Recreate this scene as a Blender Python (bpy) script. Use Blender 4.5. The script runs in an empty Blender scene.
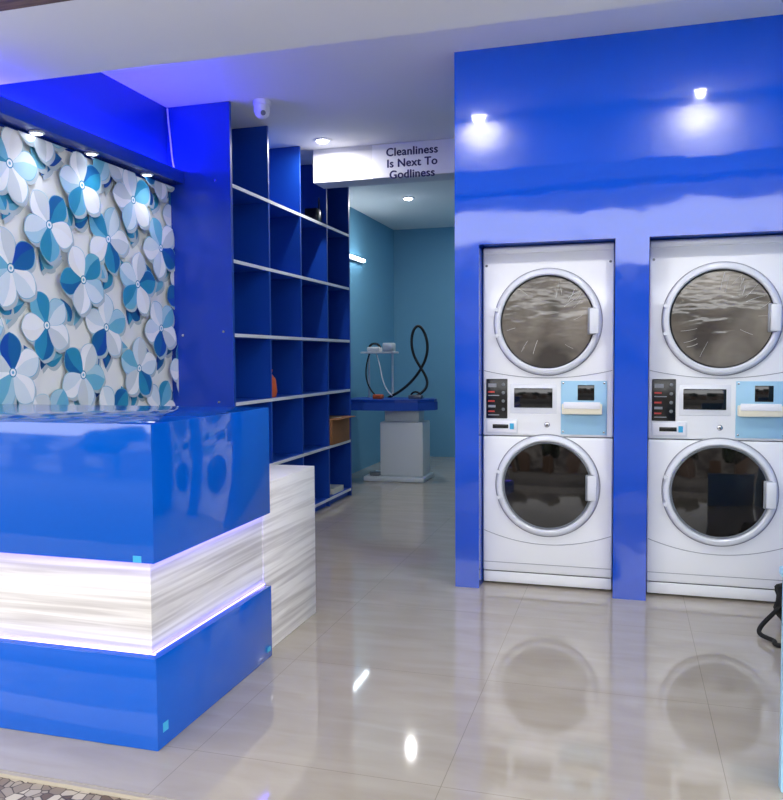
import bpy, bmesh, math, random
from mathutils import Vector, Matrix
random.seed(11)
sc=bpy.context.scene
try:
    sc.view_settings.view_transform='Standard'; sc.view_settings.look='None'; sc.view_settings.exposure=0
except Exception: pass

def lin(c):
    return tuple(((v/255)/12.92 if v/255<=.04045 else ((v/255+.055)/1.055)**2.4) for v in c)+(1,)
def mat(name,rgb,rough=.5,metal=0,spec=.5,coat=0,emit=None,es=0):
    m=bpy.data.materials.new(name); m.use_nodes=True
    b=m.node_tree.nodes['Principled BSDF']
    b.inputs['Base Color'].default_value=lin(rgb); b.inputs['Roughness'].default_value=rough
    b.inputs['Metallic'].default_value=metal; b.inputs['Specular IOR Level'].default_value=spec
    b.inputs['Coat Weight'].default_value=coat; b.inputs['Coat Roughness'].default_value=.03
    if emit: b.inputs['Emission Color'].default_value=lin(emit); b.inputs['Emission Strength'].default_value=es
    return m
def N(m,t,**k):
    n=m.node_tree.nodes.new(t)
    for a,v in k.items(): setattr(n,a,v)
    return n
def L(m,a,b): m.node_tree.links.new(a,b)
def bsdf(m): return m.node_tree.nodes['Principled BSDF']
def coords(m,scale=(1,1,1),rot=(0,0,0)):
    tc=N(m,'ShaderNodeTexCoord'); mp=N(m,'ShaderNodeMapping')
    mp.inputs['Scale'].default_value=scale; mp.inputs['Rotation'].default_value=rot
    L(m,tc.outputs['Object'],mp.inputs['Vector']); return mp.outputs['Vector']
def bumpn(m,vec,scale,strength,dist=.01,detail=2):
    n=N(m,'ShaderNodeTexNoise'); n.inputs['Scale'].default_value=scale; n.inputs['Detail'].default_value=detail
    L(m,vec,n.inputs['Vector'])
    b=N(m,'ShaderNodeBump'); b.inputs['Strength'].default_value=strength; b.inputs['Distance'].default_value=dist
    L(m,n.outputs['Fac'],b.inputs['Height']); L(m,b.outputs['Normal'],bsdf(m).inputs['Normal'])
    if 'Coat Normal' in bsdf(m).inputs: L(m,b.outputs['Normal'],bsdf(m).inputs['Coat Normal'])
def noisecol(m,vec,scale,c1,c2,lo=.35,hi=.65,detail=4,dist=0):
    n=N(m,'ShaderNodeTexNoise'); n.inputs['Scale'].default_value=scale; n.inputs['Detail'].default_value=detail; n.inputs['Distortion'].default_value=dist
    r=N(m,'ShaderNodeValToRGB'); r.color_ramp.elements[0].position=lo; r.color_ramp.elements[1].position=hi
    r.color_ramp.elements[0].color=lin(c1); r.color_ramp.elements[1].color=lin(c2)
    L(m,vec,n.inputs['Vector']); L(m,n.outputs['Fac'],r.inputs['Fac']); L(m,r.outputs['Color'],bsdf(m).inputs['Base Color'])
    return r

# ---------------- materials
M={}
M['panel']=mat('blue_gloss_panel',(0,74,198),.05,spec=.7); bumpn(M['panel'],coords(M['panel'],(1,1,1)),3.0,.14,.02,2)
M['counter']=mat('blue_gloss_counter',(2,86,192),.06,spec=.65); bumpn(M['counter'],coords(M['counter']),3.0,.12,.02,1)
M['bluewall']=mat('blue_laminate',(24,60,172),.25); bumpn(M['bluewall'],coords(M['bluewall']),2,.05,.02)
M['shelfblue']=mat('shelf_blue',(16,66,165),.35)
M['shelfin']=mat('shelf_interior_blue',(16,80,188),.45)
M['trim']=mat('shelf_edge_white',(222,224,228),.4)
M['ceil']=mat('ceiling_paint',(238,236,234),.8); bumpn(M['ceil'],coords(M['ceil']),40,.08,.01)
M['beam']=mat('beam_paint',(242,242,242),.7)
M['white']=mat('white_paint',(218,217,220),.6)
M['lbwall']=mat('light_blue_paint',(105,162,192),.6); bumpn(M['lbwall'],coords(M['lbwall']),25,.08,.01)
M['enamel']=mat('white_enamel',(238,240,244),.2,coat=.5)
M['ring']=mat('door_ring_white',(222,225,232),.22)
M['ringin']=mat('door_inner_ring',(135,140,148),.3,metal=.2)
M['dark']=mat('dark_gap',(12,12,14),.6)
M['black']=mat('black_plastic',(16,16,20),.25)
M['rubber']=mat('black_rubber',(14,14,15),.5)
M['screen']=mat('dark_display',(10,12,16),.08)
M['lbplate']=mat('light_blue_plate',(155,200,226),.35)
M['cream']=mat('cream_plastic',(235,230,208),.4)
M['strip']=mat('threshold_stone',(175,166,150),.5)
M['red']=mat('red_print',(190,60,55),.4)
M['cyan']=mat('cyan_sticker',(60,170,215),.4)
M['grey']=mat('grey_metal',(120,125,130),.35,metal=.5)
M['seam']=mat('seam_grey',(140,143,152),.5)
M['plastic']=mat('clear_film_crease',(200,198,194),.2)
M['chrome']=mat('chrome',(200,200,205),.15,metal=1)
M['lampring']=mat('lamp_ring_white',(235,235,240),.4)
M['emit']=mat('led_emitter',(255,255,255),.5,emit=(240,244,255),es=40)
M['emits']=mat('spot_emitter',(255,255,255),.5,emit=(225,235,255),es=12)
M['tube']=mat('tube_emitter',(255,255,255),.5,emit=(230,245,255),es=18)
M['violet']=mat('violet_led',(200,190,255),.5,emit=(105,88,255),es=14)
M['cove']=mat('cove_led_blue',(120,110,255),.5,emit=(72,62,255),es=90)
M['navy']=mat('sign_navy',(38,36,90),.5)
M['signw']=mat('sign_white',(238,238,244),.5)
M['cloth']=mat('ironing_pad_blue',(30,80,180),.8); bumpn(M['cloth'],coords(M['cloth']),60,.2,.005)
M['ironbody']=mat('iron_table_grey',(212,218,220),.4)
M['card']=mat('cardboard',(150,100,62),.8)
M['orange']=mat('orange_plastic',(205,90,40),.5)
M['brown']=mat('brown_wood',(105,78,58),.6)
noisecol(M['brown'],coords(M['brown'],(2,20,20)),3,(85,62,45),(125,95,72))
M['bag']=mat('black_fabric',(14,14,16),.85); bumpn(M['bag'],coords(M['bag']),30,.5,.01)
g=M['glassd']=mat('washer_glass',(14,14,16),.05,coat=.1)
noisecol(g,coords(g,(3,3,3)),1.3,(9,8,9),(38,35,34),.4,.7)
g=M['glassu']=mat('dryer_glass_wrapped',(90,86,80),.14,coat=.3)
v=coords(g,(1,1,1)); noisecol(g,v,3.6,(62,58,55),(138,131,120),.33,.68,3,.3)
bumpn(g,coords(g,(1,1,3),(0,.5,0)),6,.4,.014,2)
w=M['wood']=mat('white_wood_laminate',(235,232,225),.3)
noisecol(w,coords(w,(.45,.45,16)),2.4,(190,185,180),(234,231,226),.36,.60,5,.4)
f=M['floor']=mat('floor_tiles',(190,182,168),.05)
bsdf(f).inputs['Specular IOR Level'].default_value=.8
v=coords(f,(1,1,1)); tc=coords(f,(1.2,5,1),(0,0,.35))
n=N(f,'ShaderNodeTexNoise'); n.inputs['Scale'].default_value=2.2; n.inputs['Detail'].default_value=6; n.inputs['Distortion'].default_value=.6; L(f,tc,n.inputs['Vector'])
r=N(f,'ShaderNodeValToRGB'); r.color_ramp.elements[0].position=.3; r.color_ramp.elements[1].position=.7
r.color_ramp.elements[0].color=lin((170,160,145)); r.color_ramp.elements[1].color=lin((181,172,158)); L(f,n.outputs['Fac'],r.inputs['Fac'])
mp=N(f,'ShaderNodeMapping'); mp.inputs['Location'].default_value=(.51,.18,0); L(f,v,mp.inputs['Vector'])
br=N(f,'ShaderNodeTexBrick'); br.offset=0; br.inputs['Scale'].default_value=1; br.inputs['Mortar Size'].default_value=.0012
br.inputs['Brick Width'].default_value=.8; br.inputs['Row Height'].default_value=.8; br.inputs['Mortar'].default_value=lin((146,137,124))
L(f,mp.outputs['Vector'],br.inputs['Vector']); L(f,r.outputs['Color'],br.inputs['Color1']); L(f,r.outputs['Color'],br.inputs['Color2']); L(f,br.outputs['Color'],bsdf(f).inputs['Base Color'])
f=M['mosaic']=mat('mosaic_pebbles',(150,140,125),.5)
v=coords(f); n=N(f,'ShaderNodeTexVoronoi'); n.inputs['Scale'].default_value=28; L(f,v,n.inputs['Vector'])
e=N(f,'ShaderNodeTexVoronoi'); e.feature='DISTANCE_TO_EDGE'; e.inputs['Scale'].default_value=28; L(f,v,e.inputs['Vector'])
hs=N(f,'ShaderNodeSeparateColor'); L(f,n.outputs['Color'],hs.inputs['Color'])
r=N(f,'ShaderNodeValToRGB'); r.color_ramp.elements[0].color=lin((95,75,60)); r.color_ramp.elements[1].color=lin((205,195,175)); L(f,hs.outputs['Red'],r.inputs['Fac'])
r2=N(f,'ShaderNodeValToRGB'); r2.color_ramp.elements[0].position=.02; r2.color_ramp.elements[1].position=.06; L(f,e.outputs['Distance'],r2.inputs['Fac'])
mx=N(f,'ShaderNodeMixRGB'); L(f,r2.outputs['Color'],mx.inputs['Fac']); mx.inputs['Color1'].default_value=lin((60,50,45)); L(f,r.outputs['Color'],mx.inputs['Color2']); L(f,mx.outputs['Color'],bsdf(f).inputs['Base Color'])
M['asphalt']=mat('street_asphalt',(95,90,84),.9)
f=M['facade']=mat('facade_plaster',(150,140,130),.9); noisecol(f,coords(f,(.5,.5,.8)),1.5,(90,84,80),(168,160,152),.4,.6)
M['leaf']=mat('tree_leaves',(40,55,32),.8); bumpn(M['leaf'],coords(M['leaf']),4,.9,.2)

# ---------------- geometry helpers
def mkobj(name,bm,mats,parent=None,smooth=False):
    me=bpy.data.meshes.new(name); bm.normal_update(); bm.to_mesh(me); bm.free()
    for m in (mats if isinstance(mats,list) else [mats]): me.materials.append(m)
    if smooth:
        for p in me.polygons: p.use_smooth=True
    o=bpy.data.objects.new(name,me); sc.collection.objects.link(o)
    if smooth:
        md=o.modifiers.new('es','EDGE_SPLIT'); md.split_angle=math.radians(38)
    if parent is not None: att(o,parent)
    return o
def att(o,parent):
    o.parent=parent; o.matrix_parent_inverse=Matrix.Translation(-parent.location)
def empty(name,loc):
    e=bpy.data.objects.new(name,None); e.location=loc; e.empty_display_size=.1; sc.collection.objects.link(e); return e
def addbox(bm,x0,x1,y0,y1,z0,z1,bev=0,mi=0,seg=2):
    r=bmesh.ops.create_cube(bm,size=1)
    for v in r['verts']:
        v.co=Vector(((x0+x1)/2+v.co.x*(x1-x0),(y0+y1)/2+v.co.y*(y1-y0),(z0+z1)/2+v.co.z*(z1-z0)))
    fs=set(f for v in r['verts'] for f in v.link_faces)
    for f_ in fs: f_.material_index=mi
    if bev>0:
        es=list(set(e for v in r['verts'] for e in v.link_edges))
        rb=bmesh.ops.bevel(bm,geom=es,offset=bev,segments=seg,affect='EDGES',profile=.5)
        for f_ in rb['faces']: f_.material_index=mi
def box(name,x0,x1,y0,y1,z0,z1,m,parent=None,bev=0,seg=2):
    bm=bmesh.new(); addbox(bm,x0,x1,y0,y1,z0,z1,bev,0,seg); return mkobj(name,bm,m,parent,smooth=bev>0)
def boxes(name,lst,m,parent=None,bev=0):
    bm=bmesh.new()
    for t in lst: addbox(bm,*t[:6],bev,(t[6] if len(t)>6 else 0))
    return mkobj(name,bm,m,parent,smooth=bev>0)
def lathe(name,prof,c,axis,m,parent=None,seg=96):
    """profile (r,d) revolved about axis direction through c"""
    bm=bmesh.new(); ax=Vector(axis).normalized()
    t=Vector((0,0,1)) if abs(ax.z)<.9 else Vector((1,0,0)); u=ax.cross(t).normalized(); w=ax.cross(u).normalized(); c=Vector(c)
    rows=[]
    for r,d in prof:
        if r<1e-6: rows.append([bm.verts.new(c+ax*d)])
        else: rows.append([bm.verts.new(c+ax*d+(u*math.cos(2*math.pi*i/seg)+w*math.sin(2*math.pi*i/seg))*r) for i in range(seg)])
    for a,b in zip(rows,rows[1:]):
        for i in range(seg):
            j=(i+1)%seg
            if len(a)==1 and len(b)==1: continue
            if len(a)==1: bm.faces.new((a[0],b[i],b[j]))
            elif len(b)==1: bm.faces.new((a[i],b[0],a[j]))
            else: bm.faces.new((a[i],b[i],b[j],a[j]))
    bmesh.ops.recalc_face_normals(bm,faces=bm.faces)
    return mkobj(name,bm,m,parent,smooth=True)
def tube(name,pts,r,m,parent=None,smooth=True):
    cu=bpy.data.curves.new(name,'CURVE'); cu.dimensions='3D'; cu.bevel_depth=r; cu.bevel_resolution=3; cu.use_fill_caps=True
    s=cu.splines.new('NURBS' if smooth else 'POLY'); s.points.add(len(pts)-1)
    for p,q in zip(s.points,pts): p.co=(*q,1)
    if smooth: s.use_endpoint_u=True; s.order_u=min(4,len(pts)); s.resolution_u=8
    o=bpy.data.objects.new(name+'_c',cu); sc.collection.objects.link(o)
    dg=bpy.context.evaluated_depsgraph_get(); me=bpy.data.meshes.new_from_object(o.evaluated_get(dg))
    bpy.data.objects.remove(o); me.name=name; me.materials.clear(); me.materials.append(m)
    for p in me.polygons: p.use_smooth=True
    ob=bpy.data.objects.new(name,me); sc.collection.objects.link(ob)
    if parent is not None: att(ob,parent)
    return ob

# ---------------- camera
h=1.25; F=801.96; yaw=.2858; pitch=.0531; roll=.0063
s,c=math.sin(yaw),math.cos(yaw); sp,cp=math.sin(pitch),math.cos(pitch)
fw=Vector((-s*cp,c*cp,-sp)); rt=Vector((c,s,0)); up=rt.cross(fw)
r2=rt*math.cos(roll)-up*math.sin(roll); u2=rt*math.sin(roll)+up*math.cos(roll)
cam=bpy.data.cameras.new('camera'); cam.sensor_fit='HORIZONTAL'; cam.sensor_width=36; cam.lens=F/783*36; cam.clip_start=.05
co=bpy.data.objects.new('camera',cam); sc.collection.objects.link(co)
mt=Matrix((r2,u2,-fw)).transposed().to_4x4(); mt.translation=Vector((0,0,h)); co.matrix_world=mt
sc.camera=co

# ---------------- room shell
HC=2.852; XW=-2.838; XR=1.35; YP=4.235; YM=4.338; YB=9.8
box('floor',XW-.1,XR+.1,1.952,YB+.1,-.1,0,M['floor'])
box('floor_threshold_strip',XW-.1,XR+.1,1.935,1.950,-.1,-.001,M['strip'])
box('floor_mosaic',XW-1,XR+1,.9,1.933,-.1,-.012,M['mosaic'])
box('ground_street',-30,30,-30,.898,-.2,-.06,M['asphalt'])
box('ceiling',XW-.1,XR+.1,2.44,YB+.1,HC,HC+.1,M['ceil'])
box('beam_front',XW,XR,2.44,3.07,2.5,HC,M['beam'])
box('trim_1',XW-.5,XR+.5,2.2,2.438,2.5,2.75,M['brown'])
box('wall_front',-8,8,2.25,2.438,2.752,5,M['facade'])
box('wall_front_left',-8,XW-.52,2.2,2.438,-.05,2.75,M['facade'])
box('wall_front_right',XR+.52,8,2.2,2.438,-.05,2.75,M['facade'])
boxes('added_sky_blocker',[(-7,7,-1.5,2.24,3.25,3.35),(-7,7,-1.56,-1.501,3.03,3.35)],M['beam'])  # unseen slab and fascia, added to cap sky glare on the panel and cut daylight
box('wall_left',XW-.1,XW,2.44,6.87,0,HC,M['bluewall'])
box('wall_left_rear',XW-.1,XW,6.87,YB,0,HC,M['lbwall'])
box('wall_right',XR,XR+.1,2.44,YB,0,HC,M['lbwall'])
box('wall_back',XW-.1,XR+.1,YB,YB+.1,0,HC,M['lbwall'])
XP=-.888
boxes('wall_machine_panel',[(XP,-.758,YP,YM+.05,0,HC),(-.7579,-.0621,YP,YM+.05,1.8425,HC),(-.062,.102,YP,YM+.05,0,HC),
   (.1021,.7969,YP,YM+.05,1.8425,HC),(.797,XR,YP,YM+.05,0,HC)],M['panel'])
box('wall_partition',XP,XP+.08,YM+.052,YB,0,HC,M['lbwall'])
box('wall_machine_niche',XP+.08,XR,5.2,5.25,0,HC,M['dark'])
box('beam_sign',-2.34,XP,5.86,6.08,2.6,HC,M['white'])

# soffit on left wall
e=empty('wall_soffit_light_box',(XW,3.6,2.36))
box('box_body',XW+.001,-2.715,2.45,4.598,2.36,2.44,M['bluewall'],e,bev=.004)
box('cove_strip',XW+.03,XW+.05,2.5,4.56,2.441,2.452,M['cove'],e)
for i,y in enumerate((3.33,3.75,4.27)):
    lathe('spot_ring_%d'%i,[(.0,.0),(.034,.0),(.038,.006),(.03,.012),(.026,.008)],(-2.775,y,2.36),(0,0,-1),M['lampring'],e,32)
    lathe('spot_led_%d'%i,[(.0,.014),(.025,.010)],(-2.775,y,2.36),(0,0,-1),M['emits'],e,24)
    li=bpy.data.lights.new('soffit_spot','SPOT'); li.energy=3.6; li.spot_size=math.radians(140); li.spot_blend=1; li.shadow_soft_size=.03; li.color=(.9,.95,1)
    lo=bpy.data.objects.new('soffit_spot',li); sc.collection.objects.link(lo); lo.location=(-2.68,y,2.335); att(lo,e)

# wallpaper with printed flowers
WC=[(244,243,237),(248,249,247),(222,234,238),(176,212,225),(112,184,208),(46,144,180),(24,102,160),(22,78,168),(186,198,200),(214,221,220)]
wm=[mat('wallpaper_ink_%d'%i,cc,.45) for i,cc in enumerate(WC)]
bm=bmesh.new(); Y0,Y1,Z0,Z1=2.5,4.598,.9,2.345; lay=[XW+.0036]
def poly(pts,mi):
    vs=[bm.verts.new((lay[0],min(max(a,Y0),Y1),min(max(b_,Z0),Z1))) for a,b_ in pts]
    try:
        f_=bm.faces.new(vs); f_.material_index=mi; f_.normal_update()
        if f_.normal.x<0: f_.normal_flip()
    except Exception: pass
addbox(bm,XW+.0005,XW+.0035,Y0,Y1,Z0,Z1,0,0)
def petal(cy,cz,ang,Ln,W,m1,m2,split=0.0):
    ca,sa=math.cos(ang),math.sin(ang)
    def T(u,v_): return (cy+u*ca-v_*sa, cz+u*sa+v_*ca)
    K=16; up_=[];dn=[]
    for i in range(K+1):
        t=i/K; wd=W*(math.sin(math.pi*t**1.4)**.7 if 0<t<1 else 0)
        up_.append((t*Ln,wd)); dn.append((t*Ln,-wd))
    mid=[(Ln*.75,W*.18),(Ln*.5,W*.25),(Ln*.25,W*.12)]
    poly([T(*p) for p in up_]+[T(*p) for p in mid],m1)
    poly([T(*p) for p in reversed(dn)]+[T(*p) for p in reversed(mid)],m2)
    lay[0]+=.00006
def disc(cy,cz,r,mi):
    poly([(cy+r*math.cos(t*math.pi/10),cz+r*math.sin(t*math.pi/10)) for t in range(20)],mi); lay[0]+=.00006
schemes=[[(1,9),(2,3),(1,0),(5,4),(1,2)],[(6,5),(1,9),(3,2),(4,5),(0,1)],[(1,2),(7,6),(1,9),(3,4),(1,2)],[(3,4),(1,9),(6,5),(1,2),(2,9)]]
fl=[]
row=0; z=Z0+.03
while z<Z1+.15:
    y=2.42+(.25 if row%2 else 0)
    while y<Y1+.15:
        fl.append((y+random.uniform(-.02,.02),z+random.uniform(-.015,.015))); y+=.50
    z+=.25; row+=1
for (y,z) in fl:
    for k in range(3):
        a=k*2.1+random.uniform(-.3,.3)
        yy,zz=y+.23*math.cos(a),z+.13*math.sin(a)
        petal(yy+.014,zz-.02,a+1.2,.14,.042,8,8)
        petal(yy,zz,a+1.2,.14,.042,*random.choice([(6,5),(7,6),(5,4),(4,5),(3,4)]))
random.shuffle(fl)
for i,(y,z) in enumerate(fl):
    a0=random.uniform(0,6.28); scm=schemes[i%4]; R=random.uniform(.175,.195)
    for k in range(5): petal(y+.012,z-.018,a0+k*math.pi*.4,R,.070,8,8)
    for k in range(5):
        m1,m2=scm[k]; petal(y,z,a0+k*math.pi*.4,R*1.015,.072,3 if m1==1 else 4,3 if m2 in(1,9,0) else 4); petal(y,z,a0+k*math.pi*.4,R,.068,m1,m2)
    disc(y,z,.024,5); disc(y,z,.018,1); disc(y,z,.008,4)
mkobj('wallpaper_floral',bm,wm)

# ---------------- shelving unit
e=empty('shelving_unit',(-2.6,5.73,0))
XS=-2.396; ys=[4.60+(6.85-4.60)*k/4 for k in range(5)]
zs=[.06,.50,.958,1.398,1.866,2.338]
SX0=XW+.002
box('side_near',SX0,XS,4.600,4.625,0,HC-.002,M['bluewall'],e)
box('side_far',SX0,XS,6.83,6.855,0,HC-.002,M['shelfblue'],e)
box('back_board',SX0,SX0+.012,4.626,6.829,0,HC-.002,M['shelfin'],e)
boxes('uprights',[(SX0+.013,XS-.003,y-.009,y+.009,0,HC-.002) for y in ys[1:4]],M['shelfblue'],e)
lst=[];tr=[]
for z in zs:
    for k in range(4):
        a=ys[k]+(.026 if k==0 else .01); b_=ys[k+1]-(.021 if k==3 else .01)
        lst.append((SX0+.013,XS-.004,a,b_,z-.011,z+.009))
    tr.append((XS-.003,XS+.002,4.626,6.829,z-.012,z+.010))
boxes('shelf_boards',lst,M['shelfin'],e)
boxes('shelf_edge_trim',tr,M['trim'],e)
boxes('upright_edges',[(XS-.002,XS+.0015,y-.009,y+.009,0,HC-.002) for y in ys[1:4]]+[(XS,XS+.002,4.600,4.625,0,HC-.002)],M['shelfblue'],e)
box('plinth',SX0+.02,XS-.03,4.63,6.82,0,.048,M['shelfin'],e)
for (x,z) in ((-2.75,2.37),(-2.5,2.37),(-2.75,1.4),(-2.46,1.42),(-2.5,.97)):
    lathe('screw',[(0,.004),(.008,.003),(.009,0)],(x,4.600,z),(0,-1,0),M['chrome'],e,16)
e=empty('cardboard_box',(-2.55,6.55,.51))
box('carton',-2.70,-2.385,6.33,6.78,.511,.73,M['card'],e,bev=.004)
box('flap_1',-2.385,-2.325,6.35,6.76,.724,.730,M['card'],e)
box('tape',-2.70,-2.384,6.54,6.58,.7305,.7315,M['cream'],e)
e=empty('orange_bag',(-2.5,5.3,.97))
lathe('bag_body',[(0,0),(.07,0),(.08,.04),(.07,.13),(.04,.17),(.05,.2),(0,.19)],(-2.5,5.30,.968),(0,0,1),M['orange'],e,24)
e=empty('router_box',(-2.45,6.15,2.35))
box('case',-2.52,-2.41,6.10,6.22,2.349,2.46,M['black'],e,bev=.01)
tube('antenna',[(-2.43,6.2,2.45),(-2.43,6.2,2.56)],.006,M['black'],e,False)
e=empty('stacked_papers',(-2.5,6.6,.07))
boxes('sheets',[(-2.66,-2.42,6.45,6.7,.0705+i*.012,.0815+i*.012) for i in range(4)],M['cream'],e)

# ---------------- sign
e=empty('wall_sign',(-1.4,5.857,2.6))
box('sign_board',-1.86,XP-.005,5.853,5.859,2.602,HC-.004,M['signw'],e)
for i,t in enumerate(('Cleanliness','Is Next To','Godliness')):
    parts=[]
    for k,(dx,dz) in enumerate(((0,0),(.0026,0),(-.0026,0),(0,.0018),(0,-.0018))):
        cu=bpy.data.curves.new('t','FONT'); cu.body=t; cu.size=.084; cu.align_x='CENTER'; cu.align_y='CENTER'; cu.space_character=1.05; cu.resolution_u=6
        o=bpy.data.objects.new('t',cu); sc.collection.objects.link(o)
        dg=bpy.context.evaluated_depsgraph_get(); me=bpy.data.meshes.new_from_object(o.evaluated_get(dg)); bpy.data.objects.remove(o)
        for v_ in me.vertices: v_.co+=Vector((dx,dz,.0003*k))
        parts.append(me)
    bmt=bmesh.new()
    for me in parts: bmt.from_mesh(me)
    ob=mkobj('text_line_%d'%(i+1),bmt,M['navy'])
    ob.parent=e; ob.rotation_euler=(math.pi/2,0,0); ob.location=(-1.55+1.4,5.8515-5.857,2.782-.084*i-2.6)

# ---------------- stacked washer dryers
def machine(x0):
    e=empty('stacked_washer_dryer',(x0+.3435,YM+.36,0))
    W=.687; y=YM; X=lambda u:x0+u
    box('washer_cabinet',x0,x0+W,y,y+.72,.075,.818,M['enamel'],e,bev=.010,seg=3)
    box('dryer_cabinet',x0,x0+W,y,y+.72,.822,1.8385,M['enamel'],e,bev=.010,seg=3)
    box('gap_core',x0+.012,x0+W-.012,y+.012,y+.70,.06,1.8,M['dark'],e)
    box('base_plinth',x0+.002,x0+W-.002,y+.004,y+.70,.012,.071,M['enamel'],e,bev=.006)
    for a in (.05,W-.05):
        for b_ in (.06,.62): lathe('foot',[(0,0),(.022,0),(.022,.014)],(x0+a,y+b_,0),(0,0,1),M['rubber'],e,20)
    box('dryer_top_band',x0+.004,x0+W-.004,y-.006,y+.01,1.80,1.832,M['enamel'],e,bev=.004)
    for nm,cz,gm,cu,Ro in (('dryer',1.432,M['glassu'],.345,.280),('washer',.557,M['glassd'],.347,.272)):
        cx=X(cu)
        lathe(nm+'_door_ring',[(Ro,-.002),(Ro,.014),(Ro-.006,.022),(Ro-.014,.026),(Ro-.026,.027),(Ro-.032,.022),(Ro-.035,.004)],(cx,y,cz),(0,-1,0),M['ring'],e)
        lathe(nm+'_outer_bezel',[(Ro+.006,-.002),(Ro+.006,.004),(Ro+.001,.005)],(cx,y,cz),(0,-1,0),M['seam'],e)
        if nm=='dryer':
            lathe(nm+'_glass',[(0,.022),(.10,.020),(.18,.014),(Ro-.033,.008)],(cx,y,cz),(0,-1,0),gm,e)
            lathe(nm+'_gasket',[(Ro-.034,.010),(Ro-.037,.013),(Ro-.041,.010)],(cx,y,cz),(0,-1,0),M['rubber'],e)
            rs=random.Random(int(x0*100)+7)
            for k in range(16):
                a=rs.gauss(.9,.35) if k<10 else (rs.gauss(3.9,.4) if k<13 else rs.uniform(0,6.28)); r0=rs.uniform(.10,.19); r1=min(.237,r0+rs.uniform(.03,.09)); da=rs.uniform(-.15,.15)
                def pp(r_,a_): return (cx+r_*math.cos(a_),y-(.0235-.0125*(r_/.247)**2),cz+r_*math.sin(a_))
                tube('film_crease',[pp(r0,a),pp((r0+r1)/2,a+da*.3),pp(r1,a+da)],rs.uniform(.0005,.0013),M['plastic'],e)
        else:
            lathe(nm+'_inner_ring',[(Ro-.034,.004),(Ro-.036,.014),(Ro-.041,.016),(Ro-.045,.008)],(cx,y,cz),(0,-1,0),M['ringin'],e)
            lathe(nm+'_glass',[(0,.024),(.10,.021),(.17,.014),(Ro-.043,.006)],(cx,y,cz),(0,-1,0),gm,e)
        hx=cx+Ro-.058
        box(nm+'_handle_recess',hx-.012,hx+.030,y-.032,y-.020,cz-.070,cz+.070,M['ringin'],e,bev=.005)
        box(nm+'_handle',hx-.002,hx+.046,y-.052,y-.028,cz-.066,cz+.066,M['ring'],e,bev=.007)
        lathe(nm+'_hinge_top',[(0,.031),(.010,.031),(.012,.0)],(cx-Ro+.014,y,cz+.07),(0,-1,0),M['ring'],e,20)
        lathe(nm+'_hinge_bottom',[(0,.031),(.010,.031),(.012,.0)],(cx-Ro+.014,y,cz-.07),(0,-1,0),M['ring'],e,20)
    def arc(nm,z0,z1):
        tube(nm,[(x0+.006+(W-.012)*i/16,y-.0005,z0+(z1-z0)*(1-((i/8)-1)**2)) for i in range(17)],.0018,M['seam'],e)
    arc('seam_dryer',1.175,1.135); arc('seam_washer',.30,.235)
    tube('seam_kick',[(x0+.004,y-.0005,.125),(x0+W-.004,y-.0005,.125)],.0016,M['seam'],e,False)
    box('keypad',X(.018),X(.134),y-.006,y+.002,.915,1.13,M['black'],e,bev=.004)
    boxes('keypad_labels',[(X(.03),X(.075),y-.0068,y-.005,1.085,1.105),(X(.03),X(.09),y-.0068,y-.005,1.038,1.043),(X(.03),X(.07),y-.0068,y-.005,.975,.988),(X(.03),X(.09),y-.0068,y-.005,.932,.937)],M['seam'],e)
    boxes('keypad_red_stripes',[(X(.03),X(.065),y-.0068,y-.005,1.055,1.064),(X(.03),X(.065),y-.0068,y-.005,1.005,1.014),(X(.03),X(.065),y-.0068,y-.005,.95,.958)],M['red'],e)
    for i in range(4): lathe('keypad_button',[(0,.004),(.008,.003),(.009,0)],(X(.112),y-.006,1.10-.045*i),(0,-1,0),M['grey'],e,16)
    box('display_frame',X(.150),X(.395),y-.003,y+.002,.945,1.102,M['ring'],e,bev=.002)
    box('display_screen',X(.170),X(.374),y-.007,y,.975,1.08,M['screen'],e,bev=.003)
    box('service_plate',X(.418),X(.655),y-.005,y+.002,.835,1.12,M['lbplate'],e,bev=.003)
    box('plate_screen',X(.505),X(.59),y-.009,y-.003,1.018,1.098,M['screen'],e,bev=.002)
    box('card_tray',X(.425),X(.632),y-.045,y-.004,.945,1.000,M['cream'],e,bev=.006)
    box('tray_lip',X(.435),X(.622),y-.050,y-.04,.975,1.010,M['lampring'],e,bev=.003)
    for a,b_ in ((.43,.85),(.64,.85),(.43,1.108),(.64,1.108)): lathe('plate_screw',[(0,.003),(.005,.002),(.006,0)],(X(a),y-.005,b_),(0,-1,0),M['chrome'],e,12)
    box('coin_plate',X(.018),X(.19),y-.007,y+.002,.835,.912,M['ring'],e,bev=.003)
    box('coin_plate_face',X(.026),X(.182),y-.009,y-.004,.843,.904,M['lampring'],e,bev=.002)
    box('coin_slot',X(.055),X(.14),y-.012,y-.006,.862,.884,M['black'],e,bev=.002)
    box('coin_tag',X(.148),X(.17),y-.0105,y-.006,.858,.89,M['cyan'],e)
    lathe('key_lock',[(0,.006),(.010,.006),(.014,.003),(.015,0)],(X(.346),y,.885),(0,-1,0),M['chrome'],e,24)
    lathe('key_slot',[(0,.0075),(.005,.007)],(X(.346),y,.885),(0,-1,0),M['dark'],e,12)
    for a in (.02,W-.02):
        lathe('corner_screw',[(0,.004),(.006,.003),(.007,0)],(X(a),y,1.74),(0,-1,0),M['grey'],e,12)
    return e
machine(-.754); machine(.106)

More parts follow.
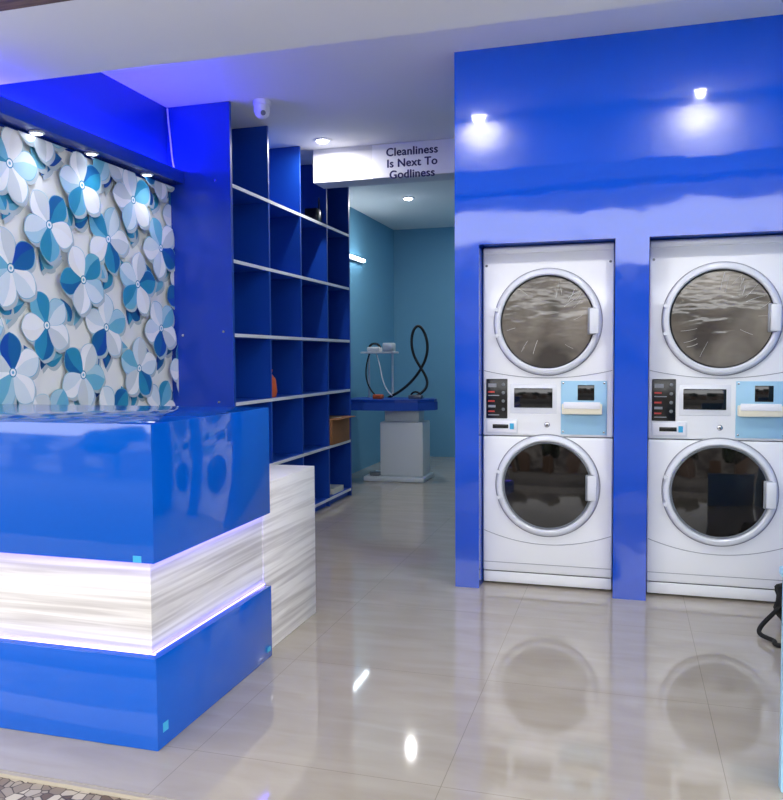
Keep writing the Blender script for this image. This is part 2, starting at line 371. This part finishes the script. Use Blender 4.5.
# ---------------- reception counter
e=empty('reception_counter',(-2.1,2.6,0))
XC=-1.421; YC=2.177; YD=3.035; CL=XW+.06
box('upper_block',CL,XC,YC,YD,.605,1.047,M['counter'],e,bev=.003)
box('lower_block',CL,XC,YC,YD,.001,.300,M['counter'],e,bev=.003)
box('white_core',CL,XC-.04,YC+.04,YD,.301,.604,M['wood'],e)
box('white_side_cabinet',-2.1,XC-.035,YD+.002,3.62,.001,.725,M['wood'],e,bev=.003)
boxes('led_strip_top',[(CL,XC-.022,YC+.024,YC+.032,.600,.604),(XC-.032,XC-.024,YC+.024,YD,.600,.604)],M['violet'],e)
boxes('led_strip_bottom',[(CL,XC-.022,YC+.030,YC+.034,.301,.304),(XC-.034,XC-.030,YC+.030,YD,.301,.304)],M['violet'],e)
box('sticker_1',XC-.075,XC-.045,YC-.002,YC,.607,.628,M['cyan'],e)
box('sticker_2',XC,XC+.0015,YC+.03,YC+.06,.05,.08,M['cyan'],e)
box('sticker_3',XC,XC+.0015,YD-.05,YD-.02,.03,.05,M['cyan'],e)

# ---------------- ceiling downlights
def downlight(x,y,pw,z=HC,r=.045):
    e=empty('ceiling_downlight',(x,y,z))
    lathe('trim_ring',[(r+.022,.0),(r+.022,.005),(r,.009),(r-.006,.004)],(x,y,z),(0,0,-1),M['lampring'],e,40)
    lathe('emitter',[(0,.026),(r*.5,.022),(r*.85,.014),(r-.004,.006)],(x,y,z),(0,0,-1),M['emit'],e,32)
    li=bpy.data.lights.new('downlight_lamp','AREA'); li.shape='DISK'; li.size=.05; li.energy=pw; li.color=(1,.98,.95)
    lo=bpy.data.objects.new('downlight_lamp',li); sc.collection.objects.link(lo); lo.location=(x,y,z-.03); att(lo,e)
downlight(-.95,3.13,13); downlight(.42,3.2,13); downlight(-2.17,5.62,11); downlight(-2.13,7.89,12)
downlight(-1.2,9.0,6)
e=empty('tube_light',(XW,7.9,2.32))
box('fixture',XW+.001,XW+.03,7.28,8.50,2.29,2.34,M['lampring'],e,bev=.004)
tube('tube_lamp',[(XW+.045,7.3,2.315),(XW+.045,8.48,2.315)],.014,M['tube'],e,False)
e=empty('dome_camera',(-2.2,4.66,HC))
lathe('mount',[(0,0),(.055,0),(.055,.03),(.04,.04)],(-2.2,4.66,HC-.001),(0,0,-1),M['lampring'],e,40)
lathe('dome',[(.048,.03),(.05,.06),(.042,.09),(.022,.108),(0,.112)],(-2.2,4.66,HC),(0,0,-1),M['lampring'],e,40)
lathe('lens',[(0,.012),(.014,.010),(.016,0)],(-2.175,4.625,HC-.085),(.3,-.8,-.5),M['grey'],e,24)
tube('cable',[(-2.825,4.59,HC-.01),(-2.822,4.592,2.75),(-2.80,4.59,2.62),(-2.80,4.59,2.5),(-2.77,4.59,2.42)],.005,M['lampring'],e)

# ---------------- ironing table in back room
e=empty('steam_ironing_table',(-2.2,7.85,0))
box('base_plate',-2.56,-1.93,7.68,8.12,.0,.05,M['ironbody'],e,bev=.01)
box('pedestal',-2.40,-1.95,7.74,8.05,.05,.60,M['ironbody'],e,bev=.015)
box('pedestal_neck',-2.36,-2.00,7.78,8.0,.60,.72,M['ironbody'],e,bev=.01)
box('pedal',-2.5,-2.40,7.70,7.78,.05,.09,M['grey'],e,bev=.01)
bm=bmesh.new()
out=[(-2.75,7.62),(-2.2,7.60),(-1.98,7.66),(-1.84,7.80),(-1.84,7.92),(-1.98,8.06),(-2.2,8.12),(-2.75,8.12)]
def prism(bm,o,z0,z1,mi):
    a=[bm.verts.new((x,y,z0)) for x,y in o]; b_=[bm.verts.new((x,y,z1)) for x,y in o]
    fs=[bm.faces.new(list(reversed(a))),bm.faces.new(b_)]
    for i in range(len(o)):
        j=(i+1)%len(o); fs.append(bm.faces.new((a[i],a[j],b_[j],b_[i])))
    for f_ in fs: f_.material_index=mi
prism(bm,out,.72,.80,0); mkobj('padded_board',bm,M['cloth'],e)
bm=bmesh.new(); prism(bm,[(x*.98-.045,y*.98+.157) for x,y in out],.801,.83,0); mkobj('pad_top',bm,M['shelfblue'],e)
tube('rack_pole_1',[(-2.62,8.08,.8),(-2.62,8.08,1.3)],.012,M['ironbody'],e,False)
tube('rack_pole_2',[(-2.36,8.08,.8),(-2.36,8.08,1.3)],.012,M['ironbody'],e,False)
box('rack_tray',-2.68,-2.32,7.98,8.18,1.29,1.31,M['white'],e,bev=.004)
box('iron_body',-2.62,-2.48,8.0,8.12,1.311,1.36,M['white'],e,bev=.015)
tube('iron_handle',[(-2.61,8.06,1.35),(-2.6,8.06,1.41),(-2.5,8.06,1.41),(-2.49,8.06,1.35)],.012,M['black'],e)
box('control_box',-2.44,-2.33,7.98,8.1,1.311,1.40,M['ironbody'],e,bev=.01)
tube('steam_hose',[(-2.40,8.05,.83),(-2.28,8.03,.88),(-2.12,8.02,1.0),(-1.97,8.0,1.22),(-1.95,8.0,1.42),(-2.05,8.0,1.62),(-2.14,8.0,1.50),(-2.13,8.0,1.28),(-2.02,8.0,1.12),(-1.93,7.98,.98),(-2.0,7.95,.88),(-2.1,7.92,.84)],.014,M['rubber'],e)
tube('power_cable',[(-2.6,8.05,1.30),(-2.66,8.0,1.1),(-2.62,7.95,.95),(-2.5,7.95,.85)],.008,M['rubber'],e)
tube('iron_cable',[(-2.55,8.05,1.33),(-2.42,7.95,1.15),(-2.46,7.9,.98),(-2.3,7.85,.86)],.006,M['white'],e)
box('iron',-2.12,-1.98,7.80,7.9,.831,.87,M['grey'],e,bev=.012)
tube('hand_grip',[(-2.1,7.85,.865),(-2.09,7.85,.91),(-2.01,7.85,.91),(-2.0,7.85,.865)],.01,M['black'],e)
box('red_cloth_tag',-2.47,-2.37,7.72,7.80,.831,.875,M['orange'],e,bev=.01)

# ---------------- bag on the floor at right
e=empty('black_backpack',(.80,3.9,0))
bm=bmesh.new(); bmesh.ops.create_uvsphere(bm,u_segments=28,v_segments=18,radius=1)
for v_ in bm.verts:
    x,y,z=v_.co; q=lambda t,p:math.copysign(abs(t)**p,t)
    v_.co=Vector((.79+.13*q(x,.7)+.012*math.sin(9*z+5*y),3.95+.10*q(y,.7),.125+.125*q(z,.75)+.008*math.sin(11*x)))
mkobj('bag_body',bm,M['bag'],e,smooth=True)
box('front_pocket',.71,.87,3.83,3.88,.03,.15,M['bag'],e,bev=.015)
tube('strap',[(.70,3.92,.14),(.62,3.86,.08),(.57,3.84,.03),(.57,3.80,.012),(.64,3.74,.012),(.60,3.70,.012),(.67,3.66,.012),(.72,3.80,.05)],.010,M['bag'],e)
tube('handle',[(.75,3.95,.23),(.76,3.95,.28),(.82,3.95,.28),(.83,3.95,.23)],.01,M['bag'],e)
e=empty('low_partition',(.8,2.47,0))
box('panel',.432,1.30,2.45,2.49,.0,.62,M['lbplate'],e,bev=.004)
box('cap_rail',.425,1.30,2.44,2.50,.621,.645,M['lbplate'],e,bev=.004)

# ---------------- street outside
e=empty('street_building',(0,-12,0))
boxes('facades',[(-14,-6,-14,-11,-.06,3.6),(-5.9,-1,-14,-11.5,-.06,4.0),(-.9,4,-14,-11,-.06,3.3),(4.1,12,-14,-11.4,-.06,4.2)],M['facade'],e)
boxes('doors',[(-12+3.2*i,-10.6+3.2*i,-11.0,-10.95,-.05,2.3) for i in range(7)],M['brown'],e)
def tree(x,y,hh):
    e=empty('street_tree',(x,y,0))
    lathe('trunk',[(.16,-.05),(.12,hh*.4),(.07,hh*.8)],(x,y,0),(0,0,1),M['brown'],e,12)
    bm=bmesh.new()
    for k in range(14):
        r=random.uniform(.3,.55)
        rr=bmesh.ops.create_icosphere(bm,subdivisions=2,radius=r)
        o=Vector((x+random.uniform(-.9,.9),y+random.uniform(-.9,.9),hh+random.uniform(-.7,.4)))
        for v_ in rr['verts']: v_.co=v_.co*random.uniform(.85,1.15)+o
    mkobj('foliage',bm,M['leaf'],e,smooth=False)
tree(-5,-7.5,2.9); tree(-1.2,-8,2.7); tree(3.2,-7.6,2.8)

# ---------------- world
w=bpy.data.worlds.new('world'); sc.world=w; w.use_nodes=True
bg=w.node_tree.nodes['Background']; bg.inputs['Color'].default_value=(.97,.98,1,1); bg.inputs['Strength'].default_value=5.6
